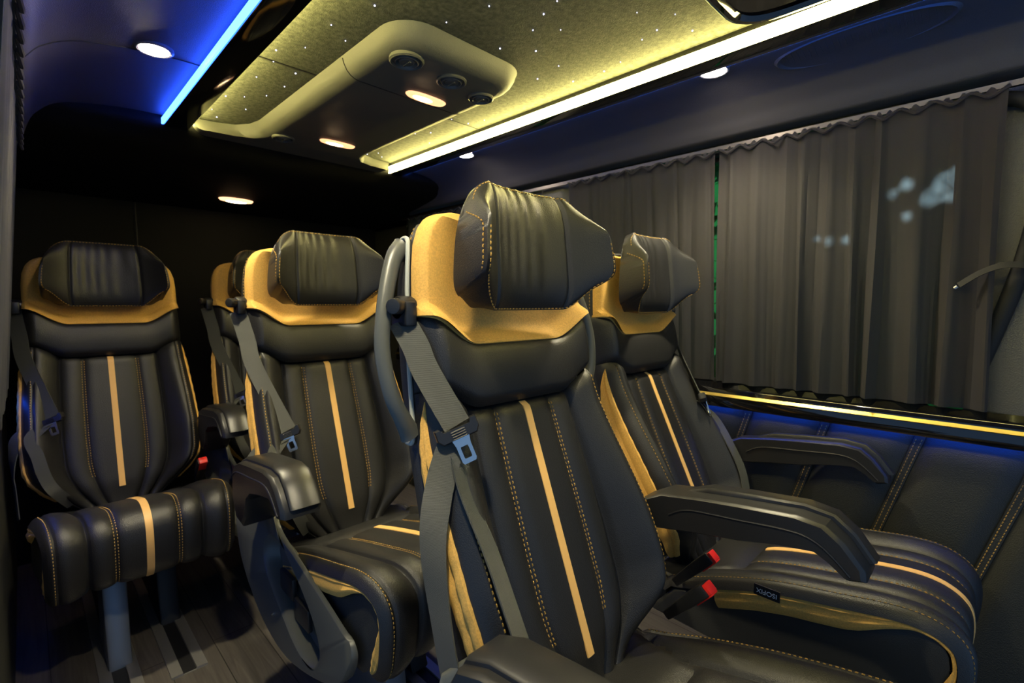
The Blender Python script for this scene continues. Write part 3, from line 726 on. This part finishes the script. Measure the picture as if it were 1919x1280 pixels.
# downlights
def down(x, y, label, z=1.745, r=.031):
    mb = MB(); cs = [2 * PI * k / 28 for k in range(28)]
    def L(rr, zz): return [(rr * math.cos(a), rr * math.sin(a), zz) for a in cs]
    mb.loft([L(r * 1.3, .01), L(r * 1.3, -.003), L(r * 1.15, -.006), L(r * 1.02, -.005), L(r * .98, .004)])
    o = tag(mb.build('downlight', 'ring', loc=(x, y, z)), label, 'ceiling light', 'round downlights')
    mb = MB(); mb.loft([L(r, .003), L(r, -.005), L(r * .8, -.007)]); mb.build('lens', E['spot'], o)
    ld = bpy.data.lights.new('downlight_beam', 'SPOT'); ld.energy = 22; ld.color = (1, .89, .56); ld.spot_size = math.radians(120); ld.spot_blend = .8; ld.shadow_soft_size = .028
    lo = bpy.data.objects.new('downlight_beam', ld); COL.objects.link(lo); lo.parent = o; lo.location = (0, 0, -.012)
down(1.345, .58, 'lit round downlight above the wide dark curtain', 1.7455)
down(1.345, 1.62, 'lit round downlight above the headrest of the big seat in front', 1.7455)
down(.262, 1.50, 'lit round downlight beside the bright blue strip', 1.7435)
down(.262, .50, 'lit round downlight over the doorway next to the blue strip', 1.7435)
mb = MB(); mb.loft([[(x * s_, y * s_, z) for x, y in oblong(32, .075, .035, 2.2)] for s_, z in ((1, .012), (1, -.002), (.92, -.008), (.7, -.010))])
dm = tag(mb.build('dome_light', E['warmlens'], loc=(.757, 2.64, 1.622)), 'small warm oval dome light at the back of ceiling', 'ceiling light')
mb = MB(); mb.loft([[(x * s_, y * s_, z) for x, y in oblong(24, .05, .022, 2)] for s_, z in ((1, -.008), (.8, -.0125))]); mb.build('bulb', E['warm'], dm)

# ceiling loudspeaker grille
mb = MB(); ob = oblong(40, .055, .17, 2.2)
mb.loft([[(x * s_, y * s_, z) for x, y in ob] for s_, z in ((1.08, .02), (1.08, .004), (1.02, -.004), (.97, .002), (.9, .004))])
spk = tag(mb.build('loudspeaker', 'liner', loc=(1.415, .27, 1.737)), 'oval loudspeaker recess in the ceiling beside the yellow light strip', 'loudspeaker')
spk.rotation_euler = (0, math.radians(9), 0)
mb = MB()
for k in range(25):
    y = -.15 + k * .0125; h = .047 * math.sqrt(max(0, 1 - (y / .168) ** 2)); mb.box((-h, y - .002, .0005), (h, y + .002, .0045))
mb.build('grille', 'liner', spk)

# floor rails
def rail(x, y0, y1, label):
    mb = MB(); pr_ = [(-.047, 0), (-.047, .007), (-.018, .008), (-.017, .0015), (.017, .0015), (.018, .008), (.047, .007), (.047, 0)]
    mb.loft([[(x + a, y, z) for a, z in pr_] for y in (y0, y1)]); o = tag(mb.build('floor_rail', 'alu'), label, 'floor rail', 'seat rails in the floor')
    mb = MB(); mb.box((x - .0168, y0 + .004, .0016), (x + .0168, y1, .0035)); mb.build('slot', 'dark', o)
rail(.148, 1.60, 2.85, 'metal floor rail holding the grey leg of the rear seat')
rail(.302, 1.69, 2.85, 'metal floor rail with its cut end on the wood floor under the rear seat')
rail(.64, .1, 2.0, 'metal floor rail under the plastic side pocket')
rail(.80, .1, 2.0, 'metal floor rail under the window-side half of the seat with side pocket')

# hedge outdoors: leaves over a dense core that has a few gaps the sun comes through
SUN = Vector((1, -.10, .42)).normalized()
spots_ = [(.10, 1.405, .036), (.13, 1.385, .022), (.082, 1.435, .020), (.062, 1.40, .013), (.185, 1.425, .014), (.21, 1.405, .010), (.18, 1.345, .010), (.345, 1.30, .010), (.38, 1.305, .008), (.31, 1.295, .009)]
def lit(p, grow=0):
    p = Vector(p); t = (p.x - 1.60) / SUN.x; q = p - SUN * t
    return any((q.y - a) ** 2 + (q.z - c) ** 2 < (r + grow) ** 2 for a, c, r in spots_)
rr = random.Random(11); mb = MB()
for k in range(9000):
    c = Vector((rr.uniform(2.5, 3.0), rr.uniform(-1.2, 4.4), rr.uniform(-.6, 3.0))); a = Vector((rr.gauss(0, 1), rr.gauss(0, 1), rr.gauss(0, 1))).normalized(); b_ = a.cross(Vector((rr.gauss(0, 1), rr.gauss(0, 1), rr.gauss(0, 1)))).normalized()
    l = rr.uniform(.05, .09)
    if lit(c, .085): continue
    mb.add([c - a * l, c + b_ * l * .4, c + a * l, c - b_ * l * .4], [(0, 1, 2, 3)])
nY, nZ = 1480, 880; ok = lambda y, z: not (lit((3.02, y, z)) and (math.sin(y * 190 + 3 * math.sin(z * 83)) * math.sin(z * 170 + 2.5 * math.sin(y * 71)) > -.30))
idx = {}; d_ = .005
def vid(i, k):
    if (i, k) not in idx: idx[(i, k)] = len(mb.v); mb.v.append((3.02, -2.2 + i * d_, -.6 + k * d_))
    return idx[(i, k)]
def quad(i0, k0, st): mb.f.append((vid(i0, k0), vid(i0 + st, k0), vid(i0 + st, k0 + st), vid(i0, k0 + st)))
for I in range(0, nY, 20):
    for K in range(0, nZ, 20):
        if any(lit((3.02, -2.2 + (I + a) * d_, -.6 + (K + c) * d_), .02) for a in range(0, 21, 2) for c in range(0, 21, 2)):
            for a in range(20):
                for c in range(20):
                    if ok(-2.2 + (I + a + .5) * d_, -.6 + (K + c + .5) * d_): quad(I + a, K + c, 1)
        else: quad(I, K, 20)
hg = tag(mb.build('hedge_foliage', 'leaf'), 'green foliage outdoors seen through the slit between curtains', 'foliage'); hg['kind'] = 'stuff'

# ------------------------------------------------------------------ light and camera
w = bpy.data.worlds.new('World'); sc.world = w; w.use_nodes = True
bg = w.node_tree.nodes['Background']; bg.inputs['Color'].default_value = (.30, .56, 1, 1); bg.inputs['Strength'].default_value = .25

sl = bpy.data.lights.new('Sun', 'SUN'); sl.energy = 22; sl.angle = .012; sl.color = (.85, .92, 1)
so = bpy.data.objects.new('Sun', sl); COL.objects.link(so); so.rotation_euler = SUN.to_track_quat('Z', 'Y').to_euler()

cam = bpy.data.cameras.new('Camera'); co = bpy.data.objects.new('Camera', cam); COL.objects.link(co)
co.location = (0, 0, 1.12); th = math.radians(4.37)
f = Vector((math.cos(th) * math.sqrt(.5), math.cos(th) * math.sqrt(.5), -math.sin(th)))
co.rotation_euler = f.to_track_quat('-Z', 'Y').to_euler()
cam.sensor_width = 36; cam.lens = 36 * 915 / 1919; cam.clip_start = .02
cam.dof.use_dof = True; cam.dof.focus_distance = .95; cam.dof.aperture_fstop = 5
sc.camera = co
sc.view_settings.view_transform = 'Standard'; sc.view_settings.look = 'None'; sc.view_settings.gamma = 1
sc.view_settings.exposure = 1.08
